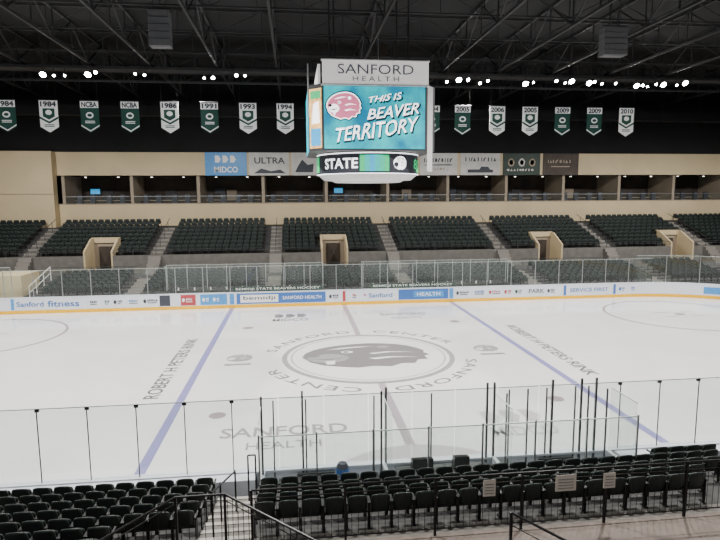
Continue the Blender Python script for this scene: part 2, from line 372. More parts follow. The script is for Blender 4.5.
for k,(yy,zz) in enumerate(RN):
    x=-5.42 if k<5 else -6.65
    while x>-12:
        near_seat(x,yy,zz+LZ); cnt+=1; x-=SPX
        if x<-3.4-(yy+25.9)*.57: break
    if k<5:
        x=-4.02
        while x<9.5:
            if not (k==0 and abs(x)<4.8): near_seat(x,yy,zz); cnt+=1
            x+=SPX
            if x>-3.4+(yy+25.9)*.84: break
LOW=[(14.2+.78*k,.78+.135*k) for k in range(6)]
UP=[(19.5+.82*k,2.0+.285*k) for k in range(3,11)]
AIS=[-34.6,-24.8,-14.8,-5,5,14.8,24.8,34.6]
VOM=[-19.3,0,19.3,32.0]
VH=1.15
def xs_row(yy,upper,k):
    out=[]; x=-31
    while x<42:
        ok=all(abs(x-a)>.85 for a in AIS)
        if upper and k<3 and any(abs(x-v)<VH+.3 for v in VOM): ok=False
        if not upper:
            if k<1 and (1.2<abs(x)<12.6): ok=False
            if x>30.5 or x<-20.6: ok=False
        if ok: out.append(x)
        x+=.56
    return out
rest=[]
for k,(yy,zz) in enumerate(LOW): rest+=[(x,yy,zz) for x in xs_row(yy,False,k)]
ups=[]
for k,(yy,zz) in enumerate(UP): ups+=[(x,yy,zz) for x in xs_row(yy,True,k)]
nind=max(0,300-cnt); ups.sort(key=lambda p:(p[0]-4)**2*.25+(p[1]+25.9)**2)
ind=ups[:nind]; rest+=ups[nind:]
for x,yy,zz in ind:
    o=bpy.data.objects.new('stadium_seat',ME_low); COL.objects.link(o); o.location=(x,yy,zz); o.rotation_euler=(0,0,math.pi)
    o['label']='dark green folding plastic arena seat, seat tipped up'; o['category']='stadium seat'; o['group']=SG
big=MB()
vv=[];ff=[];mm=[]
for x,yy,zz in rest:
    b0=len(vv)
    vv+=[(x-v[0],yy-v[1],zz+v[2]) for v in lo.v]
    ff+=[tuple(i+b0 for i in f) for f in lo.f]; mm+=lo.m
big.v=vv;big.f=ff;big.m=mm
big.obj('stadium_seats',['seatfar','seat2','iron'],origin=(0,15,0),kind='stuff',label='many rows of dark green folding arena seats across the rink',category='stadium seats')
# ------------------------------------------------------------------ risers far
mb=MB()
for k,(yy,zz) in enumerate(LOW): mb.box(-22.0,43,yy-.39+(.5 if k==0 else 0),yy+.39,-.03,zz)
mb.box(-45.9,46.9,18.49,21.55,-.03,1.5,0)
mb.obj('lower_seating_riser',['concd','conc'],origin=(0,16,-.03),label='dark stepped concrete riser carrying the lower seat rows',category='seating riser')
MB().box(-31,-22.1,14.6,17.4,-.03,2.35,0).box(-27,-25.6,14.58,14.6,.0,2.0,1).obj('tunnel_block',['cream','dark'],origin=(-27,15,-.03),label='cream block wall with dark doorway beside the lower seats',category='wall')
mb=MB()
for yy,zz in((13.9,1.7),(15.0,2.0),(16.2,2.3),(17.4,2.6)): mb.cyl((-21.3,yy,zz-1.0),(-21.3,yy,zz),.03,6)
mb.cyl((-21.3,13.9,1.7),(-21.3,17.4,2.6),.03,6).cyl((-21.3,13.9,1.25),(-21.3,17.4,2.15),.025,6)
mb.obj('pipe_handrail',['white'],origin=(-21.3,15,.7),label='white pipe handrail beside steps at the block end',category='railing')
mb=MB()
xs=[-45.9]+[v+s*VH for v in VOM for s in(-1,1)]+[46.9]
for k,(yy,zz) in enumerate(UP):
    if k<3:
        for i in range(0,len(xs),2): mb.box(xs[i],xs[i+1],yy-(.2 if k==0 else .41),yy+.41,-.03,zz)
    else: mb.box(-45.9,46.9,yy-.41,yy+.41,-.03,zz)
mb.box(-45.9,46.9,28.11,29.14,-.03,4.95)
mb.obj('upper_seating_riser',['concd'],origin=(0,24,-.03),label='dark stepped concrete riser carrying the upper seat rows',category='seating riser')
for i in range(0,len(xs),2):
    MB().box(xs[i],xs[i+1],21.57,21.7,1.5,2.95,0).obj('tier_parapet',['conc'],origin=((xs[i]+xs[i+1])/2,21.6,1.5),label='grey concrete parapet wall at the front of the upper tier',category='parapet wall',group='upper tier parapets')
    mb=MB(); x=xs[i]+.1
    mb.beam((xs[i],21.64,3.4),(xs[i+1],21.64,3.4),.035,.035)
    while x<xs[i+1]: mb.box(x-.015,x+.015,21.62,21.66,2.95,3.4); x+=1.5
    mb.obj('parapet_rail',['post'],origin=((xs[i]+xs[i+1])/2,21.64,2.95),label='metal pipe rail on top of the grey parapet',category='railing',group='parapet rails')
for i,(x0,x1) in enumerate(((-21.8,-15.4),(-14.2,-5.6),(-4.4,4.4),(5.6,14.2),(15.4,24.2),(25.4,42.5))):
    mb=MB(); mb.beam((x0,18.56,2.4),(x1,18.56,2.4),.035,.035); mb.beam((x0,18.56,2.05),(x1,18.56,2.05),.02,.02); x=x0
    while x<x1: mb.box(x-.015,x+.015,18.54,18.58,1.5,2.4); x+=1.5
    mb.obj('aisle_rail',['post'],origin=((x0+x1)/2,18.56,1.5),label='dark pipe rail along the cross aisle behind lower seats',category='railing',group='cross aisle rails')
for v in VOM:
    e=empty('vomitory',(v,22.5,1.5),label='tan walled entrance tunnel opening in the upper seats',category='entrance tunnel',group='entrance tunnels')
    prof=[(21.6,1.5),(24.0,1.5),(24.0,4.25),(23.4,4.25),(21.6,3.3)]
    for s0 in(v-VH,v+VH-.14):
        MB().slab(prof,(s0,0,0),Y,Z,-.14).obj('side_wall',['cream'],parent=e)
    MB().box(v-VH,v+VH,23.75,23.99,3.85,4.3).obj('lintel_wall',['cream'],parent=e)
    MB().box(v-VH+.12,v+VH-.12,23.86,23.99,1.5,3.85).obj('tunnel_back',['tan'],parent=e)
    MB().box(v-.6,v+.6,23.8,23.86,1.5,3.55).obj('tunnel_door',['dark'],parent=e)
    mb=MB(); mb.beam((v-VH,23.9,4.6),(v+VH,23.9,4.6),.03,.03)
    for t in range(4): mb.box(v-VH+.05+t*.72,v-VH+.08+t*.72,23.88,23.91,4.3,4.6)
    mb.obj('guard_rail',['post'],parent=e)
for a in AIS:
    e=empty('aisle_stair',(a,22,0),label='light concrete aisle steps with handrail between seat blocks',category='stairs',group='aisle stairs')
    mb=MB()
    for k,(yy,zz) in enumerate(UP):
        mb.box(a-.5,a+.5,yy-.41,yy+.41,zz,zz+.02,0); mb.box(a-.5,a+.5,yy-.43,yy-.40,zz-.27,zz+.03,1)
        if k: mb.box(a-.5,a+.5,yy-.72,yy-.43,zz-.27,zz-.13,0)
    for q in range(5): mb.box(a-.5,a+.5,20.1+q*.3,21.56,1.5+q*.27,1.5+(q+1)*.27,0).box(a-.5,a+.5,20.08+q*.3,20.12+q*.3,1.5+q*.27,1.5+(q+1)*.27+.01,1)
    mb.obj('upper_steps',['conc','step'],parent=e)
    if -22<a<34:
        mb=MB()
        for k,(yy,zz) in enumerate(LOW):
            if k==0: continue
            mb.box(a-.5,a+.5,yy-.41,yy+.39,zz,zz+.02,0); mb.box(a-.5,a+.5,yy-.43,yy-.40,zz-.13,zz+.03,1)
        mb.obj('lower_steps',['conc','step'],parent=e)
    mb=MB()
    mb.beam((a,22.0,3.75),(a,27.7,5.75),.035,.035)
    for t in range(4): yy,zz=UP[t*2]; mb.box(a-.02,a+.02,yy,yy+.04,zz+.02,zz+.95)
    mb.obj('handrail',['post'],parent=e)
# ------------------------------------------------------------------ player benches (far)
for sx in(-1,1):
    x0,x1=(1.4,12.3) if sx>0 else (-12.3,-1.4)
    e=empty('player_bench',((x0+x1)/2,14,0),label='team bench behind the boards with glass back and green strip',category='players bench',group='team benches')
    MB().box(x0,x1,13.17,14.25,-.03,.3).obj('bench_floor',['concd'],parent=e)
    MB().box(x0+.3,x1-.3,13.95,14.2,.7,.75).box(x0+.5,x0+.6,14.0,14.18,.3,.7).box(x1-.6,x1-.5,14.0,14.18,.3,.7).box((x0+x1)/2,(x0+x1)/2+.1,14.0,14.18,.3,.7).obj('bench_plank',['conc'],parent=e)
    MB().box(x0,x1,14.2,14.28,.3,1.2).box(x0,x0+.1,13.17,14.2,.3,1.2).box(x1-.1,x1,13.17,14.2,.3,1.2).obj('bench_wall',['concd'],parent=e)
    m=-4.6 if sx<0 else 5.0
    MB().box(m-3.1,m+3.1,13.1,13.13,1.09,1.45).obj('green_strip',['adgreen2'],parent=e)
    MB().me(text('BEMIDJI STATE BEAVERS HOCKEY',5.8,.2,.01),plane((m,13.09,1.27),X,Z)).obj('strip_lettering',['white'],parent=e)
    mb=MB(); q=x0+.8
    while q<x1-.6:
        mb.cyl((q,13.85,1.2),(q,13.85,1.45),.05,8); q+=.9
    MB().box(x0+.4,x1-.4,13.75,13.95,1.12,1.18).box(x0+.4,x0+.45,13.8,13.9,.3,1.12).box(x1-.45,x1-.4,13.8,13.9,.3,1.12).obj('bottle_shelf',['concd'],parent=e)
    x=x0
    while x<x1-.5:
        pane((x,14.24,0),(x+1.36,14.24,0),1.2,2.9,'glassf','glass_pane',e); gpost(x,14.24,1.2,2.95,.045,'alu','glass_post',e); x+=1.3625
    gpost(x1,14.24,1.2,2.95,.045,'alu','glass_post',e)
    for xx in(x0+.05,x1-.05): pane((xx,13.2,0),(xx,14.2,0),1.2,2.9,'glassf','glass_pane',e); gpost(xx,13.7,1.2,2.95,.045,'alu','glass_post',e)
    q=x0+.8
    while q<x1-.6:
        MB().cyl((q,13.85,1.18),(q,13.85,1.38),.05,10,0,.045).cyl((q,13.85,1.38),(q,13.85,1.44),.025,8,1,.015).obj('water_bottle',['white','ink'],origin=(q,13.85,1.18),label='small white squeeze bottle on the team bench shelf',category='bottle',group='bench bottles'); q+=1.1
# ------------------------------------------------------------------ penalty boxes (near)
pb=empty('penalty_box',(0,-13.9,0),label='penalty boxes and timekeeper booth of glass panels with dark posts',category='penalty box')
MB().box(-4.3,4.5,-14.3,-13.17,-.03,.3).obj('box_floor',['conc'],parent=pb)
MB().box(-4.3,4.5,-14.38,-14.3,.3,1.12).obj('back_wall',['board'],parent=pb)
for xx in(-4.25,4.4): MB().box(xx-.05,xx+.05,-14.3,-13.17,.3,1.12).obj('side_wall',['board'],parent=pb)
for xx in(-1.35,1.4): MB().box(xx-.04,xx+.04,-14.3,-13.17,.3,1.12).obj('divider_wall',['board'],parent=pb)
for xx in(-4.25,-1.35,1.4,4.4): pane((xx,-14.3,0),(xx,-13.2,0),1.12,2.75,'glass','glass_pane',pb)
x=-4.25
for i in range(7):
    pane((x,-14.34,0),(x+1.236,-14.34,0),1.12,2.45,'glass','glass_pane',pb); gpost(x,-14.34,.3,2.5,.035,'alu','glass_post',pb); x+=1.236
gpost(4.4,-14.34,.3,2.5,.035,'alu','glass_post',pb)
for xx in(-4.24,-3.98,-3.3,-3.22,-1.59,-1.45,-1.3,-.18,1.22,1.4,1.62,1.78,2.26,2.75,2.9,3.5,3.66,3.85,4.05,4.2):
    h=3.0 if xx in(-4.24,-3.3,-1.45,-1.3,1.22,1.4,2.9,3.66,4.05) else 2.8
    gpost(xx,-13.12-(.25 if xx in(-4.24,-1.45,1.62,4.2) else 0),.6,h,.045 if h>2.9 else .032,'post','stanchion',pb)
for x0,x1 in((-4,-1.6),(1.7,4.1)):
    MB().box(x0,x1,-14.28,-14.0,.68,.74).box(x0+.1,x0+.16,-14.25,-14.05,.3,.68).box(x1-.16,x1-.1,-14.25,-14.05,.3,.68).obj('bench_plank',['concd'],parent=pb)
MB().box(-1.1,1.15,-13.75,-13.25,1.0,1.05).box(-1.0,-.94,-13.7,-13.3,.3,1.0).box(1.0,1.06,-13.7,-13.3,.3,1.0).obj('timekeeper_table',['post'],parent=pb)
for gx in(-3.0,3.0,-.4):
    MB().box(gx-.45,gx+.45,-13.22,-13.18,.35,1.0).obj('gate_door',['post'],parent=pb)
MB().cyl((-2.4,-13.6,.3),(-2.4,-13.6,1.3),.13,12,0,.15).cyl((-2.4,-13.6,1.3),(-2.4,-13.6,1.4),.15,12,1,.1).obj('water_cooler',['bin','ink'],origin=(-2.4,-13.6,.3),label='blue water cooler with dark lid in the penalty box',category='water cooler')
for cx,w_ in((-.5,.5),(.45,.36)):
    MB().slab([(0,0),(.28,0),(.2,.3),(0,.34)],(cx-w_/2,-13.65,1.05),Y,Z,-w_,0).obj('score_console',['rail'],origin=(cx,-13.6,1.05),label='black scoring console standing on the timekeeper table',category='console',group='timekeeper equipment')
for cx in(-.75,.1,.8,-3.1,2.6,3.4):
    e=empty('folding_chair',(cx,-14.0,.3),label='dark folding chair inside the glass booth',category='chair',group='booth chairs')
    MB().box(cx-.2,cx+.2,-14.18,-13.8,.75,.79).obj('seat',['rail'],parent=e)
    MB().box(cx-.2,cx+.2,-14.2,-14.17,1.0,1.42).obj('backrest',['rail'],parent=e)
    for a,b_ in((-.18,-14.18),(.18,-14.18),(-.18,-13.82),(.18,-13.82)):
        MB().cyl((cx+a,b_,.3),(cx+a,b_,1.0 if b_<-14 else .75),.014,6).obj('leg',['rail'],parent=e)
# ------------------------------------------------------------------ near risers, stairs, walkway
mb=MB()
for k,(yy,zz) in enumerate(RN): mb.box(-14,-5.21 if k<5 else -6.42,yy-PIT/2,yy+PIT/2,-.03,zz+LZ)
mb.box(-14,-5.21,-13.82,-13.52,-.03,.5,1)
mb.obj('seating_riser',['concd','conc'],origin=(-10,-16,-.03),label='dark stepped concrete riser beside the aisle stairs',category='seating riser')
mb=MB()
for k,(yy,zz) in enumerate(RN[:5]):
    if k==0: mb.box(4.6,13,yy-PIT/2,yy+PIT/2,-.03,zz)
    else: mb.box(-4.25,13,yy-PIT/2,yy+PIT/2,-.03,zz)
mb.box(4.6,13,-13.82,-13.52,-.03,.5,1).box(-4.25,13,-16.95,-16.62,-.03,1.6,1)
mb.obj('seating_riser',['concd','conc'],origin=(4,-15.5,-.03),label='dark stepped concrete riser behind the penalty boxes',category='seating riser')
MB().box(-6.4,14,-21.5,-16.96,-.03,1.65).obj('walkway',['floor'],origin=(4,-19,-.03),label='brown grey concrete cross aisle walkway behind the guard rail',category='walkway')
st=empty('aisle_stair',(-4.73,-15.4,-.03),label='grey aisle steps with light nosings leading down to the boards',category='stairs')
mb=MB(); n=7
for i in range(n):
    y0=-16.95+i*.43; z=1.65-(i)*.115-.05
    mb.box(-5.2,-4.26,y0,y0+.43,-.03,z,0); mb.box(-5.2,-4.26,y0+.33,y0+.435,z,z+.012,1)
mb.obj('steps',['conc','stepn'],parent=st)
mb=MB()
for xx,yy,z0,z1 in((-4.34,-14.2,.85,2.0),(-4.5,-14.2,.85,2.0),(-4.7,-14.9,1.0,2.02),(-4.9,-15.6,1.2,2.15),(-4.95,-16.3,1.4,2.35)): mb.cyl((xx,yy,z0),(xx,yy,z1),.018,8)
mb.cyl((-4.34,-14.2,2.0),(-4.5,-14.2,2.0),.018,8).cyl((-4.7,-14.9,2.0),(-4.95,-16.3,2.33),.018,8)
mb.obj('handrail',['rail'],parent=st)
def railing(name,pts,zb,h,sp,label,rails=(0.5,),r=.02,pick=.006):
    e=empty(name,(pts[0][0],pts[0][1],zb),label=label,category='railing')
    mt=MB();mk=MB()
    for a,b in zip(pts,pts[1:]):
        mt.cyl((a[0],a[1],zb+h),(b[0],b[1],zb+h),r,8)
        L=math.hypot(b[0]-a[0],b[1]-a[1])
        mk.cyl((a[0],a[1],zb+.12),(b[0],b[1],zb+.12),.012,6)
        for q in rails: mk.cyl((a[0],a[1],zb+h*q),(b[0],b[1],zb+h*q),.009,6)
        n=max(1,round(L/1.5))
        for i in range(n+(1 if b is pts[-1] else 0)):
            t=i/n; x=a[0]+(b[0]-a[0])*t; y=a[1]+(b[1]-a[1])*t
            MB().box(x-.02,x+.02,y-.02,y+.02,zb,zb+h).obj('rail_post',['rail'],parent=e)
        if sp:
            n=int(L/sp)
            for i in range(n):
                t=(i+.5)/n; x=a[0]+(b[0]-a[0])*t; y=a[1]+(b[1]-a[1])*t; mk.cyl((x,y,zb+.12),(x,y,zb+h),pick,5)
    mt.obj('top_rail',['rail'],parent=e); mk.obj('rail_infill',['rail'],parent=e)
    return e
railing('guard_rail',[(-4.2,-17.0),(13,-17.0)],1.65,1.05,.115,'long black metal guard rail along the walkway edge',rails=(.86,),pick=.005)
railing('guard_rail',[(-6.25,-18.2),(-5.4,-17.1),(-4.62,-17.1),(-3.04,-18.7)],1.65,1.07,.13,'black picket guard rail wrapping the top of the stairs',rails=(.9,))
railing('stair_rail',[(-.15,-18.1),(.35,-18.9)],1.65,1.0,0,'short black pipe handrail standing on the walkway',rails=(.5,.8))
for x,w,h in((-.12,.22,.30),(1.28,.38,.30),(2.1,.22,.28)):
    mb=MB().box(x-w/2,x+w/2,-17.045,-17.03,2.33,2.33+h,0)
    for i in range(4): mb.box(x-w*.38,x+w*.38,-17.05,-17.045,2.38+i*.055,2.39+i*.055,1)
    mb.obj('paper_notice',['paper','grey1'],origin=(x,-17.04,2.33),label='pale printed notice fixed to the black guard rail',category='sign',group='rail notices')
# ------------------------------------------------------------------ scoreboard
sb=empty('scoreboard',(0,0,8.2),label='centre hung octagonal video scoreboard with header panels and LED ring',category='scoreboard')
def octo(a,b): return [(-a,-b-.55),(a,-b-.55),(a+.5,-b),(a+.5,b),(a,b+.55),(-a,b+.55),(-a-.55,b),(-a-.55,-b)]
O=octo(2.15,1.9)
MB().slab(O,(0,0,12.12),X,Y,2.67).obj('body',['sbody'],parent=sb)
MB().box(-2.1,2.1,-2.47,-2.44,9.52,12.02).obj('video_screen',['scr'],parent=sb)
MB().box(-2.1,2.1,2.44,2.47,9.5,12.05).obj('video_screen',['scr'],parent=sb)
MB().box(-2.72,-2.69,-1.8,1.8,9.5,12.05).obj('video_screen',['scr'],parent=sb)
MB().box(2.64,2.67,-1.8,1.8,9.5,12.05).obj('video_screen',['scr'],parent=sb)
mb=MB(); d=V((-.7071,.7071,0)); nn=V((-.7071,-.7071,0))*.012
o=V((-2.15,-2.45,9.55))+nn
mb.add([o+d*.05,o+d*.73,o+d*.73+Z*2.4,o+d*.05+Z*2.4],[(0,1,2,3)],0)
o+=nn
mb.add([o+d*.1+Z*.1,o+d*.65+Z*.1,o+d*.65+Z*.8,o+d*.1+Z*.8],[(0,1,2,3)],1)
mb.add([o+d*.1+Z*2.0,o+d*.65+Z*2.0,o+d*.65+Z*2.3,o+d*.1+Z*2.3],[(0,1,2,3)],3)
mb.add([o+d*.15+Z*1.0,o+d*.6+Z*1.0,o+d*.5+Z*1.8,o+d*.2+Z*1.9],[(0,1,2,3)],2)
mb.obj('corner_screen',['o_em','b_em','w_em','g_em'],parent=sb)
d=V((.673,.740,0)); nn=V((.74,-.673,0))*.012; o=V((2.15,-2.45,8.6))+nn
MB().add([o+d*.1,o+d*.55,o+d*.55+Z*3.5,o+d*.1+Z*3.5],[(0,1,2,3)]).obj('corner_panel',['rim'],parent=sb)
MB().box(-2.15,2.2,-2.62,-2.45,12.08,13.0).obj('header_panel',['hdr'],parent=sb)
for z0,z1 in((12.03,12.08),(13.0,13.04)): MB().box(-2.2,2.25,-2.64,-2.4,z0,z1).obj('header_trim',['rim'],parent=sb)
MB().box(-2.15,2.15,2.45,2.62,12.08,13.0).obj('header_panel',['hdr'],parent=sb)
MB().box(-2.3,-2.2,-1.85,1.85,12.12,13.0).obj('header_panel',['hdr'],parent=sb)
MB().box(2.2,2.3,-1.85,1.85,12.12,13.0).obj('header_panel',['hdr'],parent=sb)
MB().me(text('SANFORD',3.1,.38,0),plane((.02,-2.635,12.66),X,Z)).obj('header_lettering',['hdrtxt'],parent=sb)
MB().me(text('HEALTH',1.9,.19,0,sp=1.5),plane((.02,-2.635,12.29),X,Z)).obj('header_lettering',['hdrtxt'],parent=sb)
r6=math.radians(8)
def brush(me,k):
    return ([(p[0]+.02*math.sin(p[1]*14+p[0]*5),p[1]*(1+.07*math.sin(p[0]*2.6+k))+.010*math.sin(p[0]*11)) for p in me[0]],me[1])
for i,(s,u,v,w,h) in enumerate((('THIS IS',.45,.88,1.4,.24),('BEAVER',.75,.34,2.2,.44),('TERRITORY',.12,-.40,3.5,.60))):
    MB().me(brush(text(s,w+.10,h+.08,.03,.4),i),plane((u+.04,-2.478,10.70+v-.04),X,Z,r6)).obj('screen_lettering',['d_em'],parent=sb)
    MB().me(brush(text(s,w,h,.008,.4),i),plane((u,-2.49,10.70+v),X,Z,r6)).obj('screen_lettering',['w_em'],parent=sb)
mb=MB()
f0=emblem()[0][0]; EC=(-1.28,-2.473,11.22)
mb.poly([(p[0]*1.14,p[1]*1.18) for p in f0],EC,X*.68,Z*.74,2)
mb.poly([(p[0]*1.07,p[1]*1.09) for p in f0],(EC[0],-2.475,EC[2]),X*.68,Z*.74,1)
for p,c,l in emblem(): mb.poly(p,(EC[0],-2.475-.003*l,EC[2]),X*.68,Z*.74,({0:0,1:1,2:1}[c] if l<3 else {0:2,1:1,2:1}[c]))
mb.obj('screen_emblem',['p_em','w_em','d_em'],parent=sb)
R=2.3
MB().cyl((0,0,8.5),(0,0,9.42),R,96,0).obj('led_ring',['ink'],parent=sb)
def onring(z,r=R+.025):
    return lambda p:(r*math.sin(p[0]/R),-r*math.cos(p[0]/R),z+p[1])
mb=MB()
def ringpatch(a,b,z0,z1,mi,r=R+.012):
    n=max(2,int(abs(b-a)/.1))
    for i in range(n):
        s=a+(b-a)*i/n;t=a+(b-a)*(i+1)/n
        mb.add([(r*math.sin(s/R),-r*math.cos(s/R),z0),(r*math.sin(t/R),-r*math.cos(t/R),z0),(r*math.sin(t/R),-r*math.cos(t/R),z1),(r*math.sin(s/R),-r*math.cos(s/R),z1)],[(0,1,2,3)],mi)
ringpatch(-4.2,-3.0,8.62,9.3,0)
for i in range(6): ringpatch(-.62+i*.21,-.62+(i+1)*.21,8.62,9.3,3+(5-i if i>2 else i*2))
ringpatch(2.5,3.3,8.62,8.78,0)
ringpatch(-3.6,3.6,9.36,9.41,2); ringpatch(-3.6,3.6,8.51,8.55,2)
mb.obj('ring_graphics',['g_em','b_em','w_em','gb0','gb1','gb2','gb3','gb4','gb5'],parent=sb)
MB().me(text('STATE',1.7,.44,.02),lambda p:onring(8.96)((p[0]-1.55,p[1]))).obj('ring_lettering',['w_em'],parent=sb)
MB().me(text('80',.8,.44,.02),lambda p:onring(8.96,R+.02)((p[0]+2.55,p[1]))).obj('ring_lettering',['g_em'],parent=sb)
mb=MB()
for p,c,l in emblem():
    if c!=0 or l==1: mb.me((p,[tuple(range(len(p)))]),lambda q:onring(8.96,R+.012+.006*l)((q[0]*.36+1.2,q[1]*.42)),1 if c else 0)
mb.obj('ring_emblem',['w_em','ink'],parent=sb)
MB().cyl((0,0,8.3),(0,0,8.5),2.0,48,0,2.25).cyl((0,0,8.2),(0,0,8.3),1.5,48,0,1.7).obj('lower_rim',['rim'],parent=sb)
mb=MB()
for a,b in((-1.6,-1.4),(1.6,-1.4),(1.6,1.4),(-1.6,1.4)): mb.cyl((a,b,12.1),(a,b,18.6),.04,6)
mb.box(-1.8,1.8,-1.5,-1.3,13.0,13.25).box(-1.8,1.8,1.3,1.5,13.0,13.25).box(-.3,.3,-.3,.3,12.1,13.6)
mb.obj('hoist_frame',['truss'],parent=sb)
MB().cyl((-2.72,-2.3,10.8),(-2.72,-2.3,12.9),.03,6).obj('side_pipe',['alu'],parent=sb)
MB().cyl((.3,-1.4,13.25),(.3,-1.4,14.2),.02,6,1).slab([(0,0),(.4,.1),(.42,.5),(.1,.6)],(.3,-1.4,13.45),X,Z,.02,0).obj('flag',['adbrown','alu'],origin=(.3,-1.4,13.25),label='small brown flag on a pole atop the scoreboard',category='flag')
# ------------------------------------------------------------------ championship banners
BL=[(-21.4,'1984',0),(-18.85,'1984',1),(-16.35,'NCBA',0),(-13.85,'NCBA',0),(-11.35,'1986',1),(-8.8,'1991',0),(-6.3,'1993',1),(-3.84,'1994',1),
    (6.2,'2004',0),(8.4,'2005',0),(10.9,'2006',1),(13.3,'2005',1),(15.7,'2009',0),(18.1,'2009',0),(20.55,'2010',1)]
for x,t,w in BL:
    bx=empty('championship_banner',(x,13,13.8),label=('white' if w else 'dark green')+' pointed championship banner hanging from the roof, reading '+t,category='banner',group='championship banners')
    zt=13.8
    MB().slab([(-.56,0),(-.56,-1.65),(0,-2.0),(.56,-1.65),(.56,0)],(x,13,zt),X,Z,.02,0).obj('cloth',['bwhite' if w else 'bgreen'],parent=bx)
    mb=MB()
    if w:
        mb.poly([(-.56,-1.0),(-.56,-1.14),(0,-1.45),(.56,-1.14),(.56,-1.0),(0,-1.32)],(x,12.99,zt),X,Z,0)
        mb.poly([(-.36,-.5),(-.36,-1.0),(0,-1.2),(.36,-1.0),(.36,-.5)],(x,12.99,zt),X,Z,0)
        mb.poly(ell(.2,.16,14),(x,12.985,zt-.75),X,Z,1)
    else:
        mb.poly([(-.56,-.02),(-.56,-.44),(.56,-.44),(.56,-.02)],(x,12.99,zt),X,Z,1)
        mb.poly([(-.56,-1.5),(-.56,-1.58),(0,-1.93),(.56,-1.58),(.56,-1.5),(0,-1.85)],(x,12.99,zt),X,Z,1)
        mb.poly(ell(.24,.2,14),(x,12.985,zt-.9),X,Z,1); mb.poly(ell(.15,.1,12),(x,12.98,zt-.9),X,Z,0)
    for q in range(2): mb.poly([(-.3,0),(-.3,-.05),(.3,-.05),(.3,0)],(x,12.985,zt-(1.5 if w else 1.25)-q*.1),X,Z,0 if w else 1)
    mb.obj('banner_emblem',['bgreen','bwhite'],parent=bx)
    MB().me(text(t,.96,.34,.04),plane((x,12.98,zt-.23),X,Z)).obj('banner_lettering',['ink'],parent=bx)
    MB().cyl((x-.6,13,zt+.02),(x+.6,13,zt+.02),.03,6).cyl((x-.5,13,zt),(x-.5,13,15.0),.008,4).cyl((x+.5,13,zt),(x+.5,13,15.0),.008,4).obj('hanging_rod',['truss'],parent=bx)
MB().box(-30,34,12.95,13.05,15.0,15.12).obj('banner_beam',['truss'],origin=(0,13,15),label='black horizontal pipe beam carrying the championship banners',category='beam')
# ------------------------------------------------------------------ advert banners on suite level
def adb(x0,x1,m,label):
    e=empty('advert_banner',((x0+x1)/2,29.15,9.75),label=label,category='advertising banner',group='suite level adverts')
    MB().box(x0+.06,x1-.06,29.12,29.2,9.7,11.85).obj('banner_sheet',[m],parent=e); return e
def dshape(pts,cx,z,e,m,nm='banner_icon'): MB().slab(pts,(cx,29.11,z),X,Z,.01).obj(nm,[m],parent=e)
e=adb(-11.7,-7.7,'adblue2','blue advertising banner with white icon and word')
MB().me(text('MIDCO',2.2,.55,.02),plane((-9.7,29.1,10.25),X,Z)).obj('banner_lettering',['white'],parent=e)
for i in range(3): dshape([(0,0),(.35,0),(.55,.3),(.35,.65),(0,.65)],-10.7+i*.7,10.9,e,'white')
e=adb(-7.6,-3.7,'adgrey','grey banner reading ultra over a lake scene')
MB().me(text('ULTRA',2.9,.6,.02),plane((-5.6,29.1,11.1),X,Z)).obj('banner_lettering',['ink'],parent=e)
dshape([(-1.5,0),(1.5,0),(1.0,.35),(.1,.2),(-.8,.45)],-5.6,9.9,e,'ink')
e=adb(-3.6,-1.0,'adgrey','grey advertising banner with a dark shape')
dshape([(-.9,0),(.8,0),(.9,.8),(.3,.7),(-.2,1.2),(-.6,.6)],-2.3,10.0,e,'ink')
def scribble(cx,z,w,h,e,m):
    random.seed(int(cx*7)); x=-w/2; mb=MB()
    while x<w/2:
        r_=random.uniform(.1,.17); t_=random.choice([ell(r_,h/2,10),[(-r_,-h/2),(r_,-h/2),(0,h/2)],[(-r_,-h/2),(-r_*.3,-h/2),(0,0),(r_,h/2),(0,h/2),(-r_,.1*h)],[(-r_*.4,-h/2),(r_*.4,-h/2),(r_*.4,h/2),(-r_*.4,h/2)]])
        mb.slab(t_,(cx+x,29.105,z+h/2),X,Z,.01); x+=r_*2+.06
    mb.obj('banner_mark',[m],parent=e)
e=adb(9,12.9,'adgrey','pale advertising banner with dark lettering like marks')
scribble(10.9,10.95,2.8,.42,e,'ink'); scribble(10.9,10.2,1.8,.24,e,'tan'); dshape([(-1.5,0),(1.5,0),(1.2,.12),(-1.3,.08)],10.9,10.65,e,'ink')
e=adb(13.1,17.3,'adgrey','pale advertising banner with dark vehicle picture')
dshape([(-1.3,.1),(1.3,.1),(1.35,.35),(1.0,.42),(.8,.68),(.1,.7),(-.1,.42),(-1.3,.4)],15.2,9.85,e,'ink')
scribble(15.2,11.05,3.0,.4,e,'ink')
e=adb(17.5,21.5,'adgreen2','dark green advertising banner with round emblems')
for i in range(3): dshape(ell(.34,.4,16),18.4+i*1.1,10.95,e,('tan','adgrey','tan')[i]); dshape(ell(.2,.25,12),18.4+i*1.1,10.96,e,'adgreen2')
scribble(19.5,10.1,2.8,.22,e,'adgrey')
e=adb(21.7,25.6,'adbrown','dark brown advertising banner with light band')
scribble(23.6,10.9,2.6,.32,e,'tan'); dshape([(-1,0),(1,0),(1,.1),(-1,.1)],23.6,10.5,e,'tan')
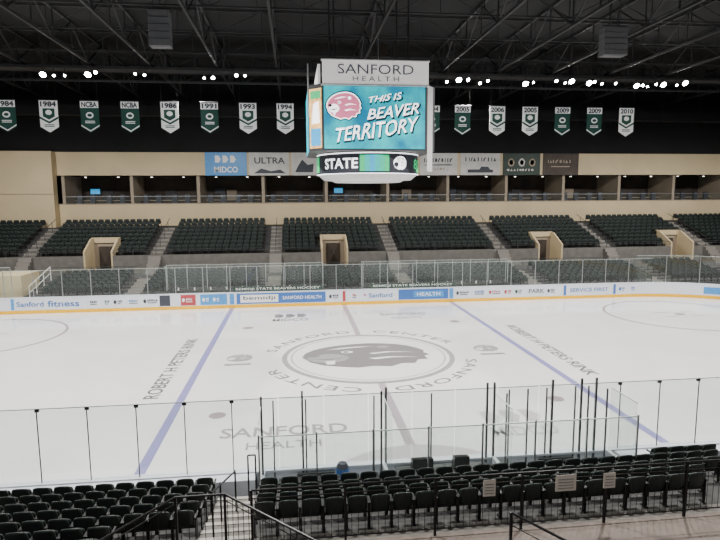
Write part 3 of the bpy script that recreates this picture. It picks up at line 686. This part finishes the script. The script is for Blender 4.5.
# ------------------------------------------------------------------ roof
def truss(p,q,depth,name,label,cat,step=1.8,w=.12):
    p=V(p);q=V(q); L=(q-p).length; n=int(L/step); mb=MB(); dz=V((0,0,depth))
    mb.beam(p,q,w,w); mb.beam(p+dz,q+dz,w*1.2,w*1.2)
    for i in range(n):
        a=p+(q-p)*(i/n); b=p+(q-p)*((i+1)/n)
        mb.beam(a,a+dz,w*.5,w*.5); mb.beam(a if i%2 else a+dz,(b+dz) if i%2 else b,w*.5,w*.5)
    mb.obj(name,['truss'],origin=tuple((p+q)/2),label=label,category=cat,group=name+'s')
for xx in(-30,-25.5,-21.5,-17,-13,-8.5,-4.4,1.5,7.6,11.8,16,20.5,25,34): truss((xx,-4,16.7),(xx,29.1,16.7),1.8,'roof_truss','dark steel roof truss running across the arena','roof truss',2.6,.13)
for yy in(5,9.5,14.5,19.5,24.5): truss((-44,yy,17.3),(46,yy,17.3),1.2,'cross_truss','dark steel cross truss under the roof deck','roof truss',2.4,.08)
mb=MB()
for yy in(15.4,16.6):
    mb.beam((-40,yy,16.4),(44,yy,16.4),.08,.15); mb.beam((-40,yy,17.4),(44,yy,17.4),.05,.05)
    x=-40
    while x<44: mb.box(x-.03,x+.03,yy-.03,yy+.03,16.4,17.4 if int(x)%4 else 18.58); x+=2
mb.box(-40,44,15.4,16.6,16.36,16.4)
mb.obj('catwalk',['truss'],origin=(0,16,16.4),label='black steel catwalk hung under the roof',category='catwalk')
mb=MB().box(-44,46,25.6,26.6,14.7,15.5)
for x in range(-40,45,4):
    mb.box(x-.04,x+.04,25.56,26.64,14.66,15.54); mb.beam((x,26.1,15.5),(x,26.1,18.58),.04,.04)
mb.obj('air_duct',['black'],origin=(0,26,15.2),label='black rectangular ventilation duct hung below the roof',category='air duct')
LX=[-20,-19.3,-18.6,-17.1,-16.6,-14,-13.4,-9.4,-8.8,-7.2,-6.6,7.9,8.8,9.5,10.4,11,13.9,14.5,16.3,17.0,17.5,18.9,19.3,19.9,21,22.7,23.2,23.6,24.3,24.9,26.0,26.7]
strong={-20,-17.1,8.8,13.9,18.9,22.7,24.9,17.5,26.7}
random.seed(4)
def fixture(x,y,z,s=1.0):
    e=empty('arena_light',(x,y,z),label='black arena floodlight with bright white lens',category='floodlight',group='arena floodlights')
    d=V((0,-.75,-.66)).normalized(); c=V((x,y,z))
    MB().cyl(c-d*.3,c,.13*s,12,0,.24*s).cyl(c-d*.3,(x,y,z+.35),.03,6).cyl((x,y,z+.3),(x,y,16.4),.03,6).obj('housing',['truss'],parent=e)
    MB().cyl(c,c+d*.02,.2*s,14).obj('lens',['lamp'],parent=e)
for x in LX: fixture(x,15.4,15.95+random.uniform(-.16,.16),1.0 if x in strong else random.uniform(.35,.6))
def spot(x,y,z,e,ang=150,tx=0,ty=0):
    l=bpy.data.lights.new('arena_or_fill_spot','SPOT'); l.energy=e; l.spot_size=math.radians(ang); l.spot_blend=.6; l.shadow_soft_size=.35; l.color=(1,.97,.935)
    o=bpy.data.objects.new('arena_or_fill_spot',l); COL.objects.link(o); o.location=(x,y,z)
    dv=V((tx,ty,-16)); o.rotation_euler=dv.to_track_quat('-Z','Y').to_euler()
for x in(-24,-8,8,24):
    for y in(-9,1): spot(x,y,16.2,10500,135)
for x in(-26,-10,9,26,38): spot(x,13.2,14.9,7200,150,0,5)
for x in(-6,6): spot(x,-20,14,1800,120)  # added fill spots brightening the near walkway and seats, not arena fixtures
# speakers
for x,w,h,z in((-9.8,1.0,1.75,15.0),(14.1,1.3,1.5,15.1)):
    e=empty('hanging_speaker',(x,4.1,z),label='grey line array loudspeaker cluster hanging on cables',category='loudspeaker',group='hanging loudspeakers')
    mb=MB()
    for i in range(5): 
        a=z+h*i/5; mb.box(x-w/2,x+w/2,3.8+.02*i,4.5,a+.015,a+h/5-.015)
    mb.box(x-w/2+.05,x+w/2-.05,3.95,4.4,z,z+h); mb.obj('cabinet',['spk'],parent=e)
    MB().cyl((x-.3,4.1,z+h),(x-.3,4.1,18.6),.02,6).cyl((x+.3,4.1,z+h),(x+.3,4.1,18.6),.02,6).box(x-w/2,x+w/2,4.0,4.2,z+h,z+h+.08).obj('hanging_cable',['truss'],parent=e)
# ------------------------------------------------------------------ world + camera
w=bpy.data.worlds.new('World'); bpy.context.scene.world=w; w.use_nodes=True
w.node_tree.nodes['Background'].inputs[0].default_value=(.9,.92,1,1); w.node_tree.nodes['Background'].inputs[1].default_value=.25
f=560.; vx,vy=-66.,72.
th=math.atan(vy/f); ps=math.atan(66*math.cos(th)/f)
F=V((math.sin(ps)*math.cos(th),math.cos(ps)*math.cos(th),-math.sin(th)))
U=V((math.sin(ps)*math.sin(th),math.cos(ps)*math.sin(th),math.cos(th))); Rr=V((math.cos(ps),-math.sin(ps),0))
ro=.006; R2=Rr*math.cos(ro)-U*math.sin(ro); U2=U*math.cos(ro)+Rr*math.sin(ro)
cam=bpy.data.cameras.new('camera'); cam.lens=f/720*36; cam.sensor_width=36; cam.clip_end=300
co=bpy.data.objects.new('camera',cam); COL.objects.link(co)
m=Matrix((R2,U2,-F)).transposed().to_4x4(); m.translation=V((-3.4,-25.9,7.5)); co.matrix_world=m
bpy.context.scene.camera=co
print('near seats',cnt,'total far',len(rest))
